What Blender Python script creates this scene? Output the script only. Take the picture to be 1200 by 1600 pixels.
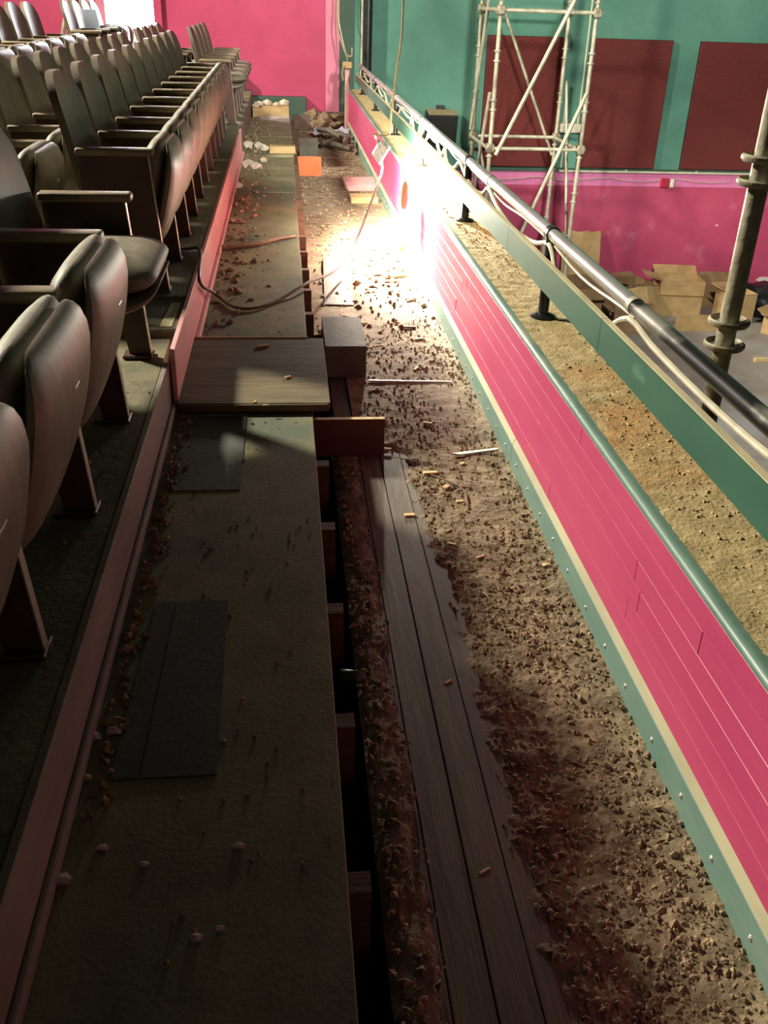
import bpy, bmesh, math, random
from mathutils import Vector, Matrix, noise
random.seed(7)
S = bpy.context.scene
C = S.collection
for o in list(bpy.data.objects): bpy.data.objects.remove(o)

# ---------------------------------------------------------------- camera
F, CX, CY = 1450.0, 600.0, 800.0
R = Matrix(((0.99492312, -0.02002617, 0.09862521),
            (-0.09594499, -0.4845222, 0.86950147),
            (0.03037332, -0.87454971, -0.48398375)))   # image axes -> world axes
EYE = Vector((0, 0, 1.45))
cd = bpy.data.cameras.new('camera'); cam = bpy.data.objects.new('camera', cd); C.objects.link(cam)
cd.sensor_fit = 'HORIZONTAL'; cd.sensor_width = 36.0; cd.lens = F / 1200 * 36
cd.clip_start = 0.02; cd.clip_end = 200
xc, yc, zc = R.col[0], -R.col[1], -R.col[2]
cam.matrix_world = Matrix(((xc.x, yc.x, zc.x, 0), (xc.y, yc.y, zc.y, 0), (xc.z, yc.z, zc.z, 1.45), (0, 0, 0, 1)))
S.camera = cam

# ---------------------------------------------------------------- world, lights, exposure
w = bpy.data.worlds.new('hall_air'); S.world = w; w.use_nodes = True
w.node_tree.nodes['Background'].inputs[0].default_value = (0.74, 0.92, 0.84, 1)
w.node_tree.nodes['Background'].inputs[1].default_value = 0.02

def area(name, loc, to, size, power, col):
    l = bpy.data.lights.new(name, 'AREA'); l.shape = 'DISK'; l.size = size; l.energy = power; l.color = col
    o = bpy.data.objects.new(name, l); C.objects.link(o); o.location = loc
    o.rotation_euler = (Vector(to) - Vector(loc)).to_track_quat('-Z', 'Y').to_euler()
    return o
area('balcony_house_light', (-7.0, 8.0, 6.2), (1.0, 3.6, 0.0), 0.9, 2100, (1.0, 0.93, 0.76))
hl = bpy.data.lights.new('hall_fill_spot', 'SPOT'); hl.energy = 1700; hl.color = (0.98, 0.97, 0.88); hl.spot_size = math.radians(100); hl.spot_blend = .35; hl.shadow_soft_size = .22  # unseen spot added to brighten the end wall and the hall floor
ho = bpy.data.objects.new('hall_fill_spot', hl); C.objects.link(ho); ho.location = (2.2, 4.5, 3.0)
ho.rotation_euler = (Vector((4.7, 11.2, -1.6)) - ho.location).to_track_quat('-Z', 'Y').to_euler()

vs = S.view_settings
S.display_settings.display_device = 'sRGB'
vs.view_transform = 'Standard'; vs.look = 'None'; vs.gamma = 1.0; vs.use_curve_mapping = False
vs.exposure = 0.32

# ---------------------------------------------------------------- pixel helpers (a pixel gives a direction, a surface gives the distance)
def ray(x, y): return R @ Vector(((x - CX) / F, (y - CY) / F, 1.0))
def atX(x, y, v): d = ray(x, y); return EYE + d * (v / d.x)
def atY(x, y, v): d = ray(x, y); return EYE + d * (v / d.y)
def atZ(x, y, v): d = ray(x, y); return EYE + d * ((v - 1.45) / d.z)

# ---------------------------------------------------------------- materials
def srgb(r, g, b):
    f = lambda c: (c / 12.92 if c <= .04045 else ((c + .055) / 1.055) ** 2.4)
    return (f(r / 255), f(g / 255), f(b / 255), 1)
MATS = {}
def mat(name, a, b=None, scale=8.0, rough=0.7, metal=0.0, bump=0.0, bscale=None, stretch=(1, 1, 1), c=None, cs=2.0, cw=(.55, .7), spec=0.5, detail=6):
    m = bpy.data.materials.new(name); m.use_nodes = True; MATS[name] = m
    n = m.node_tree.nodes; L = m.node_tree.links; p = n['Principled BSDF']
    p.inputs['Roughness'].default_value = rough; p.inputs['Metallic'].default_value = metal
    p.inputs['Specular IOR Level'].default_value = spec
    tc = n.new('ShaderNodeNewGeometry'); mp = n.new('ShaderNodeMapping'); mp.inputs['Scale'].default_value = stretch
    L.new(tc.outputs['Position'], mp.inputs['Vector'])
    if b is None: p.inputs['Base Color'].default_value = a
    else:
        t = n.new('ShaderNodeTexNoise'); t.inputs['Scale'].default_value = scale; t.inputs['Detail'].default_value = detail; t.inputs['Roughness'].default_value = .65
        L.new(mp.outputs[0], t.inputs['Vector'])
        r = n.new('ShaderNodeValToRGB'); r.color_ramp.elements[0].position = .36; r.color_ramp.elements[1].position = .64
        r.color_ramp.elements[0].color = a; r.color_ramp.elements[1].color = b
        L.new(t.outputs['Fac'], r.inputs[0]); out = r.outputs[0]
        if c is not None:
            t2 = n.new('ShaderNodeTexNoise'); t2.inputs['Scale'].default_value = cs; t2.inputs['Detail'].default_value = 5
            L.new(mp.outputs[0], t2.inputs['Vector'])
            r2 = n.new('ShaderNodeValToRGB'); r2.color_ramp.elements[0].position = cw[0]; r2.color_ramp.elements[1].position = cw[1]
            L.new(t2.outputs['Fac'], r2.inputs[0])
            mx = n.new('ShaderNodeMix'); mx.data_type = 'RGBA'
            L.new(r2.outputs[0], mx.inputs[0]); L.new(out, mx.inputs[6]); mx.inputs[7].default_value = c; out = mx.outputs[2]
        L.new(out, p.inputs['Base Color'])
    if bump:
        t = n.new('ShaderNodeTexNoise'); t.inputs['Scale'].default_value = bscale or scale * 4; t.inputs['Detail'].default_value = 5
        L.new(mp.outputs[0], t.inputs['Vector'])
        bp = n.new('ShaderNodeBump'); bp.inputs['Strength'].default_value = bump; bp.inputs['Distance'].default_value = .01
        L.new(t.outputs['Fac'], bp.inputs['Height']); L.new(bp.outputs[0], p.inputs['Normal'])
    return m
def emit(name, col, strength):
    m = bpy.data.materials.new(name); m.use_nodes = True; MATS[name] = m
    n = m.node_tree.nodes; n.remove(n['Principled BSDF']); e = n.new('ShaderNodeEmission')
    e.inputs[0].default_value = col; e.inputs[1].default_value = strength
    m.node_tree.links.new(e.outputs[0], n['Material Output'].inputs[0]); return m

mat('pink_board', srgb(176, 62, 100), srgb(186, 72, 108), 5, .42, bump=.08, bscale=60, stretch=(1, .25, 1), c=srgb(202, 126, 150), cs=3, cw=(.6, .85))
mat('pink_wall', srgb(188, 62, 102), srgb(174, 54, 90), 2.2, .6, bump=.1, bscale=30)
mat('pink_light', srgb(214, 128, 150), srgb(200, 112, 138), 3, .6)
mat('crimson_dado', srgb(190, 76, 110), srgb(174, 64, 96), 1.8, .6, bump=.15, bscale=12, c=srgb(202, 118, 142), cs=2.5, cw=(.62, .8))
mat('lilac_band', srgb(220, 130, 176), srgb(206, 112, 160), 2, .6)
mat('green_wall', srgb(88, 138, 120), srgb(74, 124, 106), 1.3, .75, bump=.15, bscale=25, c=srgb(62, 104, 90), cs=.8, cw=(.55, .8))
mat('green_dark', srgb(60, 84, 70), srgb(52, 76, 62), 3, .7)
mat('maroon', srgb(104, 40, 36), srgb(88, 32, 30), 40, .95, bump=.3, bscale=150)
mat('kick_green', srgb(108, 134, 122), srgb(92, 120, 110), 6, .55, stretch=(1, .3, 1), c=srgb(138, 146, 128), cs=4, cw=(.5, .75))
mat('cream_edge', srgb(168, 160, 126), srgb(146, 140, 110), 8, .6, stretch=(1, .3, 1))
mat('bullnose', srgb(84, 112, 100), srgb(104, 130, 116), 9, .42, stretch=(1, .4, 1), c=srgb(168, 162, 128), cs=6, cw=(.55, .8), bump=.1, bscale=40)
mat('board_green', srgb(44, 82, 66), srgb(56, 96, 78), 4, .45, stretch=(1, .4, 1), c=srgb(84, 120, 102), cs=9, cw=(.66, .75))
mat('dusty_edge', srgb(186, 176, 140), srgb(160, 148, 116), 12, .85, stretch=(1, .4, 1))
mat('ledge_dust', srgb(176, 156, 108), srgb(150, 130, 88), 14, .95, bump=.5, bscale=120, c=srgb(168, 116, 58), cs=1.6, cw=(.56, .7))
mat('clod_tan', srgb(206, 186, 140), srgb(158, 136, 96), 60, .95)
mat('debris', srgb(138, 122, 94), srgb(98, 84, 64), 10, .95, bump=.3, bscale=140, c=srgb(108, 84, 62), cs=2.6, cw=(.55, .72))
mat('clod', srgb(158, 134, 104), srgb(98, 78, 58), 50, .95)
mat('rubble_white', srgb(206, 196, 176), srgb(170, 158, 136), 40, .9, bump=.4, bscale=90)
mat('rubble_brown', srgb(146, 122, 96), srgb(104, 82, 62), 30, .95, bump=.5, bscale=70)
mat('old_plank', srgb(100, 92, 76), srgb(78, 70, 58), 9, .75, stretch=(3, .22, 3), bump=.35, bscale=40, c=srgb(56, 50, 42), cs=3.5, cw=(.55, .75))
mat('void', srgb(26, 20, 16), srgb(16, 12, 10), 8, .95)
mat('joist', srgb(98, 70, 52), srgb(76, 54, 40), 10, .85, stretch=(.3, 3, 3), bump=.2)
mat('platform', srgb(132, 128, 92), srgb(106, 104, 74), 6, .8, bump=.12, bscale=90, c=srgb(84, 92, 74), cs=1.7, cw=(.5, .68))
mat('hatch', srgb(66, 74, 64), srgb(54, 58, 48), 7, .75, bump=.10, bscale=60)
mat('tread', srgb(106, 94, 64), srgb(72, 62, 42), 7, .8, stretch=(.3, 2, 1), bump=.3, bscale=60)
mat('tier', srgb(116, 110, 82), srgb(88, 84, 62), 5, .85, bump=.3, bscale=60, c=srgb(140, 130, 92), cs=2.2, cw=(.55, .72))
mat('riser_pink', srgb(224, 168, 164), srgb(206, 148, 146), 6, .55, stretch=(1, .3, 1), bump=.1)
mat('riser_grey', srgb(138, 124, 110), srgb(112, 100, 88), 7, .75, stretch=(1, .25, 1), bump=.3, bscale=50)
mat('riser_brown', srgb(112, 92, 82), srgb(84, 66, 58), 7, .8, bump=.3)
mat('board_brown', srgb(100, 58, 42), srgb(82, 46, 34), 8, .7, stretch=(.4, 2, 2), bump=.15)
mat('board_grey', srgb(104, 100, 86), srgb(84, 80, 70), 10, .8, bump=.2)
mat('board_orange', srgb(238, 112, 62), srgb(226, 96, 52), 6, .6)
mat('board_tan', srgb(186, 158, 110), srgb(160, 132, 90), 12, .8, stretch=(.4, 2, 2), bump=.2)
mat('wood_pale', srgb(214, 190, 140), srgb(180, 152, 104), 30, .8)
mat('wood_mid', srgb(140, 118, 88), srgb(106, 88, 66), 30, .85)
mat('white_paint', srgb(214, 216, 212), srgb(186, 188, 184), 20, .5)
mat('vinyl', srgb(128, 122, 102), srgb(106, 100, 84), 20, .58, bump=.12, bscale=200)
mat('back_wood', srgb(112, 102, 84), srgb(88, 80, 64), 10, .5, stretch=(1, 1, .3), bump=.05, c=srgb(136, 126, 106), cs=5, cw=(.55, .8))
mat('shell_wood', srgb(132, 126, 106), srgb(108, 102, 86), 12, .46, stretch=(1, 1, .4), bump=.05)
mat('side_wood', srgb(78, 56, 44), srgb(58, 42, 34), 9, .5, bump=.08)
mat('arm_wood', srgb(140, 126, 98), srgb(104, 92, 72), 14, .45, stretch=(.4, 2, 2), bump=.1)
mat('plate', srgb(208, 204, 190), None, rough=.35, metal=.6)
mat('chrome', srgb(190, 194, 192), srgb(160, 162, 156), 8, .30, metal=.65, stretch=(1, .3, 1), c=srgb(150, 142, 124), cs=7, cw=(.55, .8))
mat('black_metal', srgb(30, 31, 30), srgb(20, 20, 20), 10, .35, bump=.1, spec=.6)
mat('pipe_worn', srgb(40, 42, 40), srgb(24, 26, 25), 8, .32, metal=.5, c=srgb(150, 150, 138), cs=6, cw=(.5, .6), stretch=(1, .5, 1))
mat('cable_white', srgb(194, 186, 164), srgb(170, 162, 138), 20, .5)
mat('cable_tan', srgb(156, 138, 104), srgb(130, 112, 82), 20, .6)
mat('cord_brown', srgb(92, 74, 60), srgb(70, 56, 46), 20, .55)
mat('scaffold', srgb(204, 200, 176), srgb(160, 154, 130), 9, .5, metal=.25, bump=.15, bscale=40)
mat('scaffold_old', srgb(178, 170, 146), srgb(132, 124, 102), 12, .5, metal=.35, bump=.25, bscale=60, c=srgb(84, 78, 64), cs=6, cw=(.55, .75))
mat('cardboard', srgb(190, 160, 112), srgb(168, 138, 94), 5, .9)
mat('cardboard_dark', srgb(146, 118, 82), srgb(122, 96, 66), 5, .9)
mat('black_bag', srgb(28, 30, 32), srgb(20, 22, 24), 6, .3, bump=.6, bscale=14)
mat('speaker_black', srgb(26, 28, 26), srgb(18, 20, 18), 30, .8, bump=.2)
mat('dust_top', srgb(150, 136, 98), srgb(120, 110, 80), 30, .95)
mat('hall_floor', srgb(150, 142, 132), srgb(126, 118, 108), 2.5, .75, bump=.2, bscale=20, c=srgb(166, 164, 162), cs=.9, cw=(.5, .75))
mat('plastic_film', srgb(170, 180, 192), srgb(140, 150, 166), 12, .2, bump=.6, bscale=30)
mat('red_plastic', srgb(176, 44, 66), None, rough=.4)
mat('plaster_white', srgb(226, 216, 206), srgb(206, 190, 180), 12, .9)
mat('cream_plastic', srgb(206, 202, 176), srgb(190, 186, 160), 12, .5)
mat('plug_brown', srgb(196, 160, 130), srgb(172, 136, 108), 12, .5)
mat('tape_yellow', srgb(204, 198, 150), srgb(180, 172, 124), 18, .7, bump=.2)
mat('cool_paper', srgb(226, 236, 238), None, rough=1.0).node_tree.nodes['Principled BSDF'].inputs['Transmission Weight'].default_value = .6
emit('daylight', (0.93, 0.97, 1.0, 1), 45.0)
emit('lamp_face', (1.0, 0.90, 0.76, 1), 13000.0)

# ---------------------------------------------------------------- mesh helpers
class MB:
    def __init__(s): s.v = []; s.f = []
    def add(s, vs, fs):
        k = len(s.v); s.v += [tuple(p) for p in vs]; s.f += [tuple(i + k for i in q) for q in fs]; return s
    def box(s, x0, x1, y0, y1, z0, z1, M=None, bev=0.0, seg=1):
        if bev > 0:
            bm = bmesh.new(); bmesh.ops.create_cube(bm, size=1.0)
            for v in bm.verts: v.co = Vector(((x0 + x1) / 2 + v.co.x * (x1 - x0), (y0 + y1) / 2 + v.co.y * (y1 - y0), (z0 + z1) / 2 + v.co.z * (z1 - z0)))
            bmesh.ops.bevel(bm, geom=list(bm.edges), offset=bev, segments=seg, affect='EDGES', profile=.5)
            bm.verts.index_update()
            vs = [v.co.copy() for v in bm.verts]; fs = [[v.index for v in f.verts] for f in bm.faces]; bm.free()
        else:
            vs = [Vector((x, y, z)) for x in (x0, x1) for y in (y0, y1) for z in (z0, z1)]
            fs = [(0, 1, 3, 2), (4, 6, 7, 5), (0, 4, 5, 1), (2, 3, 7, 6), (0, 2, 6, 4), (1, 5, 7, 3)]
        if M is not None: vs = [M @ v for v in vs]
        return s.add(vs, fs)
    def prism(s, pts, a, b, M=None, axis='y'):
        n = len(pts)
        mk = {'y': lambda p, q: Vector((p[0], q, p[1])), 'z': lambda p, q: Vector((p[0], p[1], q)), 'x': lambda p, q: Vector((q, p[0], p[1]))}[axis]
        vs = [mk(p, a) for p in pts] + [mk(p, b) for p in pts]
        if M is not None: vs = [M @ v for v in vs]
        fs = [tuple(range(n)), tuple(range(2 * n - 1, n - 1, -1))] + [(i, i + n, (i + 1) % n + n, (i + 1) % n) for i in range(n)]
        return s.add(vs, fs)
    def tube(s, pts, r, n=8, caps=True):
        pts = [Vector(p) for p in pts]; rs = r if isinstance(r, (list, tuple)) else [r] * len(pts)
        vs = []; up = None
        for i, p in enumerate(pts):
            d = (pts[min(i + 1, len(pts) - 1)] - pts[max(i - 1, 0)]).normalized()
            if up is None: up = Vector((0, 0, 1)) if abs(d.z) < .9 else Vector((1, 0, 0))
            a = d.cross(up).normalized(); b = a.cross(d).normalized(); up = b
            for k in range(n):
                t = 2 * math.pi * k / n; vs.append(p + (a * math.cos(t) + b * math.sin(t)) * rs[i])
        fs = [(i * n + k, i * n + (k + 1) % n, (i + 1) * n + (k + 1) % n, (i + 1) * n + k) for i in range(len(pts) - 1) for k in range(n)]
        if caps: fs += [tuple(range(n - 1, -1, -1)), tuple(range((len(pts) - 1) * n, len(pts) * n))]
        return s.add(vs, fs)
    def build(s, name, m, parent=None, smooth=False, loc=None):
        me = bpy.data.meshes.new(name); me.from_pydata(s.v, [], s.f); me.update()
        ms = m if isinstance(m, (list, tuple)) else [m]
        for q in ms: me.materials.append(MATS[q])
        bm = bmesh.new(); bm.from_mesh(me); bmesh.ops.recalc_face_normals(bm, faces=bm.faces); bm.to_mesh(me); bm.free()
        if smooth:
            for p in me.polygons: p.use_smooth = True
            me.set_sharp_from_angle(angle=math.radians(42))
        o = bpy.data.objects.new(name, me); C.objects.link(o)
        if parent is not None: o.parent = parent
        if loc is not None: o.location = loc
        return o
def tag(o, label=None, cat=None, group=None, kind=None):
    if label: o['label'] = label
    if cat: o['category'] = cat
    if group: o['group'] = group
    if kind: o['kind'] = kind
    return o
def empty(name, loc=(0, 0, 0), rz=0.0):
    o = bpy.data.objects.new(name, None); C.objects.link(o); o.location = loc; o.rotation_euler = (0, 0, rz); o.empty_display_size = .1; return o
def share(src, parent, loc=None, rot=None, name=None):
    o = src.copy(); C.objects.link(o); o.parent = parent
    if loc is not None: o.location = loc
    if rot is not None: o.rotation_euler = rot
    return o
def smooth_path(pts, sub=6):
    pts = [Vector(p) for p in pts]; out = []
    for i in range(len(pts) - 1):
        p0 = pts[max(i - 1, 0)]; p1 = pts[i]; p2 = pts[i + 1]; p3 = pts[min(i + 2, len(pts) - 1)]
        for k in range(sub):
            t = k / sub
            out.append(.5 * ((2 * p1) + (-p0 + p2) * t + (2 * p0 - 5 * p1 + 4 * p2 - p3) * t * t + (-p0 + 3 * p1 - 3 * p2 + p3) * t ** 3))
    out.append(pts[-1]); return out
def rock(r, sx=1, sy=1, sz=1, seed=0, sub=1, rough=.35):
    bm = bmesh.new(); bmesh.ops.create_icosphere(bm, subdivisions=sub, radius=r)
    for v in bm.verts:
        n = noise.noise(v.co / r * 1.3 + Vector((seed * 3.1, seed * 1.7, seed)))
        v.co *= (1 + n * rough * 1.6); v.co.x *= sx; v.co.y *= sy; v.co.z *= sz
    bm.verts.index_update(); m = MB(); m.add([v.co.copy() for v in bm.verts], [[v.index for v in f.verts] for f in bm.faces]); bm.free(); return m
rnd = random.uniform
# key sizes
PZ = 0.17            # walkway platform top
PX0, PX1 = -0.385, 0.078
WX = 0.785           # inner face of the parapet
LZ = 0.478           # parapet ledge top
WY = 13.0            # end wall
HZ = -2.3            # hall floor

# ================================================================ STRUCTURE
# ---- balcony floor slab with strip boards
fl = MB().box(-4.6, 1.0, -1.2, WY, -0.42, -0.30)
floor = tag(fl.build('floor', 'void'), kind='structure')
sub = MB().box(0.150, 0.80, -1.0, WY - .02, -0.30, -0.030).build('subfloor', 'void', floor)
for i in range(9):
    x0 = 0.1715 + i * 0.0748
    cuts = [-.9, rnd(3.0, 3.12), 6.4 + rnd(-.5, .5), 9.6 + rnd(-.4, .4), WY - .03]
    for a, b in zip(cuts[:-1], cuts[1:]):
        dz = rnd(-.0012, .0012)
        MB().box(x0, x0 + .0722, a + .002, b - .002, -0.028, -0.004 + dz, bev=.0015).build('floor_board', 'old_plank', floor)

# ---- debris crust lying over the boards (uncountable)
def crust(name, m, x0, x1, y0, y1, nx, ny, base, amp, edge, freq, seed, parent=None):
    vs = []; fs = []
    for j in range(ny + 1):
        y = y0 + (y1 - y0) * j / ny
        for i in range(nx + 1):
            x = x0 + (x1 - x0) * i / nx
            p = Vector((x, y, seed))
            am = amp * (1 - .55 * max(0, min(1, (y - 2.4) / .8))) if seed == 1.0 else amp
            n1 = noise.fractal(p * freq, .9, 2.1, 4)
            n2 = noise.noise(p * freq * 7.0 + Vector((9, 2, 1)))
            z = base(x, y) + am * n1 + am * .45 * n2 + edge(x, y)
            vs.append((x, y, z))
    W = nx + 1
    for j in range(ny):
        for i in range(nx): fs.append((j * W + i, j * W + i + 1, (j + 1) * W + i + 1, (j + 1) * W + i))
    mb = MB(); mb.add(vs, fs); o = mb.build(name, m, parent, smooth=True); return o
def bedge(x, y):     # crust thins out towards the bare boards on the left near the camera
    bare = 0.385 + 0.03 * noise.noise(Vector((0, y * 1.7, 4))) + .02 * noise.noise(Vector((x * 30, y * 14, 9)))
    if y > 2.2: bare -= min(1, (y - 2.2) / .7) * 0.03
    if y > 3.05: bare -= min(1, (y - 3.05) / .25) * 0.3
    t = (x - bare) / 0.10
    return -0.012 + 0.018 * max(0, min(1, t))
def crustbase(x, y): return -0.003 + (.010 if x > .72 else 0.0) * (x - .72) / .06
cr1 = crust('debris_crust', 'debris', .245, .782, .55, 4.4, 110, 800, crustbase, .0068, bedge, 17.0, 1.0)
cr2 = crust('debris_crust', 'debris', .125, .782, 4.4, 12.95, 44, 560, crustbase, .0045, lambda x, y: .004, 9.0, 5.0)
tag(cr1, 'crumbly brown dirt crust over the balcony gutter boards beside the pink parapet', 'debris', kind='stuff')
tag(cr2, 'crumbly brown dirt crust around the floodlight, running to the far wall', 'debris', kind='stuff')
# dirt ridge between the boards and the slot under the platform
rg = crust('dirt_ridge', 'debris', .148, .246, .5, 3.02, 16, 420, lambda x, y: -.012, .0065, lambda x, y: .016 * math.sin(max(0, min(1, (x - .148) / .098)) * math.pi) + .004 * noise.noise(Vector((3, y * 3, 1))), 16.0, 8.0)
tag(rg, 'ridge of dirt and rubble along the dark slot under the walkway edge', 'debris', kind='stuff')

OCT = [(1, 0, 0), (0, 1, 0), (-1, 0, 0), (0, -1, 0), (0, 0, 1), (0, 0, -1)]
OCF = [(0, 1, 4), (1, 2, 4), (2, 3, 4), (3, 0, 4), (1, 0, 5), (2, 1, 5), (3, 2, 5), (0, 3, 5)]
def clods(name, m, n, place, lo, hi, label, pw=2.2):
    mb = MB()
    for _ in range(n):
        x, y, z = place(); s = lo + (hi - lo) * random.random() ** pw
        a = rnd(0, 6.28); ca, sa = math.cos(a), math.sin(a); ex, ey, ez = s * rnd(.7, 1.5), s * rnd(.5, 1.0), s * rnd(.4, .9)
        vs = []
        for q in OCT:
            j = rnd(.7, 1.25); px, py, pz = q[0] * ex * j + rnd(-.25, .25) * s, q[1] * ey * j + rnd(-.25, .25) * s, q[2] * ez * j
            vs.append((x + px * ca - py * sa, y + px * sa + py * ca, z + pz + ez * .35))
        mb.add(vs, OCF)
    return tag(mb.build(name, m), label, 'debris', kind='stuff')
def near_spot():
    while True:
        y = .6 + 4.0 * random.random() ** 1.15; x = rnd(.28, .772)
        if y > 2.8 and random.random() < .6: continue
        d = .5 + .9 * noise.noise(Vector((x * 4, y * 2.2, 3)))
        if bedge(x, y) < -.002 and random.random() > .06: continue
        if random.random() < d: return x, y, crustbase(x, y) + bedge(x, y) + .001
clods('dirt_clods', 'clod', 10500, near_spot, .0014, .0095, 'small dirt clods littering the crust beside the parapet', 2.6)
clods('dirt_clods', 'clod', 2600, lambda: (rnd(.14, .77), rnd(4.4, 12.8), .004), .003, .022, 'small dirt clods littering the far gutter floor', 3)
clods('dirt_clods', 'clod', 800, lambda: (rnd(.155, .245), rnd(.5, 3.0), .006), .002, .012, 'dirt clods along the slot under the walkway edge', 2)

# ---- walkway platform: joists and plywood panels
plat = tag(empty('floor_platform'), kind='structure')
jm = MB().box(-.46, .122, -.022, .022, -.30, PZ - .045).build('joist', 'joist', plat); jm.location = (0, .262, 0)
for i in range(1, 30):
    y = .262 + i * .4085
    if abs(y - 3.04) < .12: continue
    share(jm, plat, (0, y, 0))
MB().box(-.46, -.41, -1.0, 12.9, -.30, PZ - .046).build('bearer', 'joist', plat)
def panel(y0, y1, z=PZ, x1=PX1, m='platform', name='plywood_panel'):
    mb = MB().box(-.405, x1, y0, y1, z - .044, z, bev=.002); return mb.build(name, m, plat)
panel(-.9, .70); panel(.704, 3.05, PZ - .001, PX1 + .002)
panel(3.05, 5.30, PZ + .001); panel(5.304, 7.20, PZ - .001, PX1 - .003); panel(7.204, 9.06, PZ)
panel(9.064, 10.3, PZ - .004, PX1 + .004); panel(10.304, 12.0, PZ + .002, PX1 - .002)
# dark hatch let into the walkway
hp = [atZ(213, 925, PZ), atZ(340, 935, PZ), atZ(322, 1190, PZ), atZ(170, 1190, PZ)]
def flatpoly(name, pts, z0, z1, m, parent):
    return MB().prism([(p.x, p.y) for p in pts], z0, z1, axis='z').build(name, m, parent)
flatpoly('hatch_board', [Vector((-.345, 1.30, 0)), Vector((-.295, 1.30, 0)), Vector((-.282, 1.875, 0)), Vector((-.325, 1.875, 0))], PZ - .002, PZ + .004, 'hatch', plat)
flatpoly('hatch_board', [Vector((-.291, 1.30, 0)), Vector((-.150, 1.30, 0)), Vector((-.156, 1.875, 0)), Vector((-.278, 1.875, 0))], PZ - .002, PZ + .003, 'hatch', plat)
flatpoly('patch_board', [Vector((-.36, 2.45, 0)), Vector((-.15, 2.45, 0)), Vector((-.15, 3.0, 0)), Vector((-.36, 3.0, 0))], PZ - .002, PZ + .002, 'hatch', plat)

def litter(name, n, fx, lo, hi, m, label): clods(name, m, n, fx, lo, hi, label, 3)
litter('grit', 1500, lambda: (rnd(-.38, .07), .6 + 6.5 * random.random(), PZ), .0010, .0065, 'clod', 'fine grit scattered over the near walkway panels')
litter('grit', 420, lambda: (-.378 + abs(random.gauss(0, .022)), rnd(1.2, 3.0), PZ + .002), .003, .016, 'clod', 'grit gathered against the grey riser')
litter('grit', 700, lambda: (-.36 + abs(random.gauss(0, .10)), rnd(4.0, 12.2), PZ + .002), .004, .026, 'clod', 'grit and plaster crumbs gathered against the pink riser')
litter('grit', 500, lambda: (rnd(-1.2, -.42), rnd(1.2, 2.9), .35), .0015, .010, 'clod', 'grit on the seat tier near the low step')

# ---- seating tiers
ZN, ZF, Z2, Z3 = .345, .385, .345, .55
def tier(name, x0, x1, y0, y1, zt, m='tier', zb=-.30):
    return tag(MB().box(x0, x1, y0, y1, zb, zt, bev=.003).build(name, m), kind='structure')
t1 = tier('floor_tier_1', -1.02, -.425, -1.0, 3.33, ZN - .002)
t2 = tier('floor_tier_2', -1.02, -.402, 3.72, WY - .02, ZF)
t3 = tier('floor_tier_3', -1.78, -1.022, -1.0, WY - .02, Z2)
t4 = tier('floor_tier_4', -4.6, -1.782, -1.0, WY - .02, Z3)
# low step between the two levels of the front tier, with a worn edge strip
st = tag(empty('floor_step'), kind='structure')
MB().box(-1.02, -.392, 3.332, 3.718, -.30, ZF - .012, bev=.006).build('step_block', 'tier', st)
flatpoly('edge_strip', [Vector((-.47, 3.36, 0)), Vector((-.425, 3.36, 0)), Vector((-.418, 3.66, 0)), Vector((-.455, 3.66, 0))], ZF - .013, ZF - .009, 'tape_yellow', st)
# riser faces
tr = tag(empty('trim_1'), kind='structure')
MB().box(-.425, -.407, -1.0, 3.06, PZ, ZN, bev=.002).build('riser_board', 'riser_grey', tr)
MB().box(-.407, -.392, -1.0, 3.04, PZ, PZ + .032, bev=.005, seg=2).build('bead', 'riser_grey', tr)
tr = tag(empty('trim_2'), kind='structure')
MB().box(-.402, -.385, 3.065, 5.6, PZ, ZF + .002, bev=.002).build('riser_board', 'riser_pink', tr)
MB().box(-.402, -.385, 5.604, 9.05, PZ, ZF + .002, bev=.002).build('riser_board', 'riser_pink', tr)
for a, b in ((3.75, 4.42), (4.43, 5.2), (5.21, 7.0), (7.01, 9.03)):
    MB().box(-.385, -.366, a, b, PZ, PZ + .03 + rnd(-.003, .003), bev=.005, seg=2).build('bead', 'riser_pink', tr)
MB().box(-.402, -.388, 9.05, 12.96, PZ, ZF, bev=.002).build('riser_board', 'riser_brown', tr)

# ---- parapet
par = tag(empty('wall_balcony_front'), kind='structure')
PE = 12.3
MB().box(WX + .012, 1.00, -.8, PE, -.9, LZ - .006).build('parapet_core', 'pink_board', par)
bh = (.455 - .118) / 6
for i in range(6):
    cuts = [-.8]
    y = rnd(.9, 2.6)
    while y < PE - .6: cuts.append(y); y += rnd(2.2, 3.0)
    cuts.append(PE)
    for a, b in zip(cuts[:-1], cuts[1:]):
        z0 = .118 + i * bh; dx = rnd(-.0008, .0008)
        MB().box(WX + dx, WX + .014, a + .0012, b - .0012, z0 + .0003, z0 + bh - .0003, bev=rnd(.00015, .0006)).build('board', 'pink_board', par)
kp = [(WX - .012, -.02), (WX - .012, .094), (WX - .010, .097), (WX + .004, .097), (WX + .004, -.02)]
for a, b in ((-.8, 2.9), (2.903, 5.6), (5.603, 8.7), (8.703, PE)):
    MB().prism(kp, a, b).build('kick_board', 'kick_green', par)
    MB().prism([(WX - .0115, .097), (WX + .001, .119), (WX + .006, .119), (WX + .006, .097)], a, b).build('kick_bevel', 'cream_edge', par)
sc = MB().tube([(0, 0, 0), (-.0022, 0, 0)], [.0062, .0052], 8); sc.tube([(-.002, 0, 0), (-.0042, 0, 0)], [.0032, .002], 6)
sc0 = sc.build('screw', 'plate', par); sc0.location = (WX - .012, .80, .052)
for i in range(1, 44): share(sc0, par, (WX - .012, .80 + i * .168 + rnd(-.01, .01), .052 + rnd(-.004, .004)))
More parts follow.
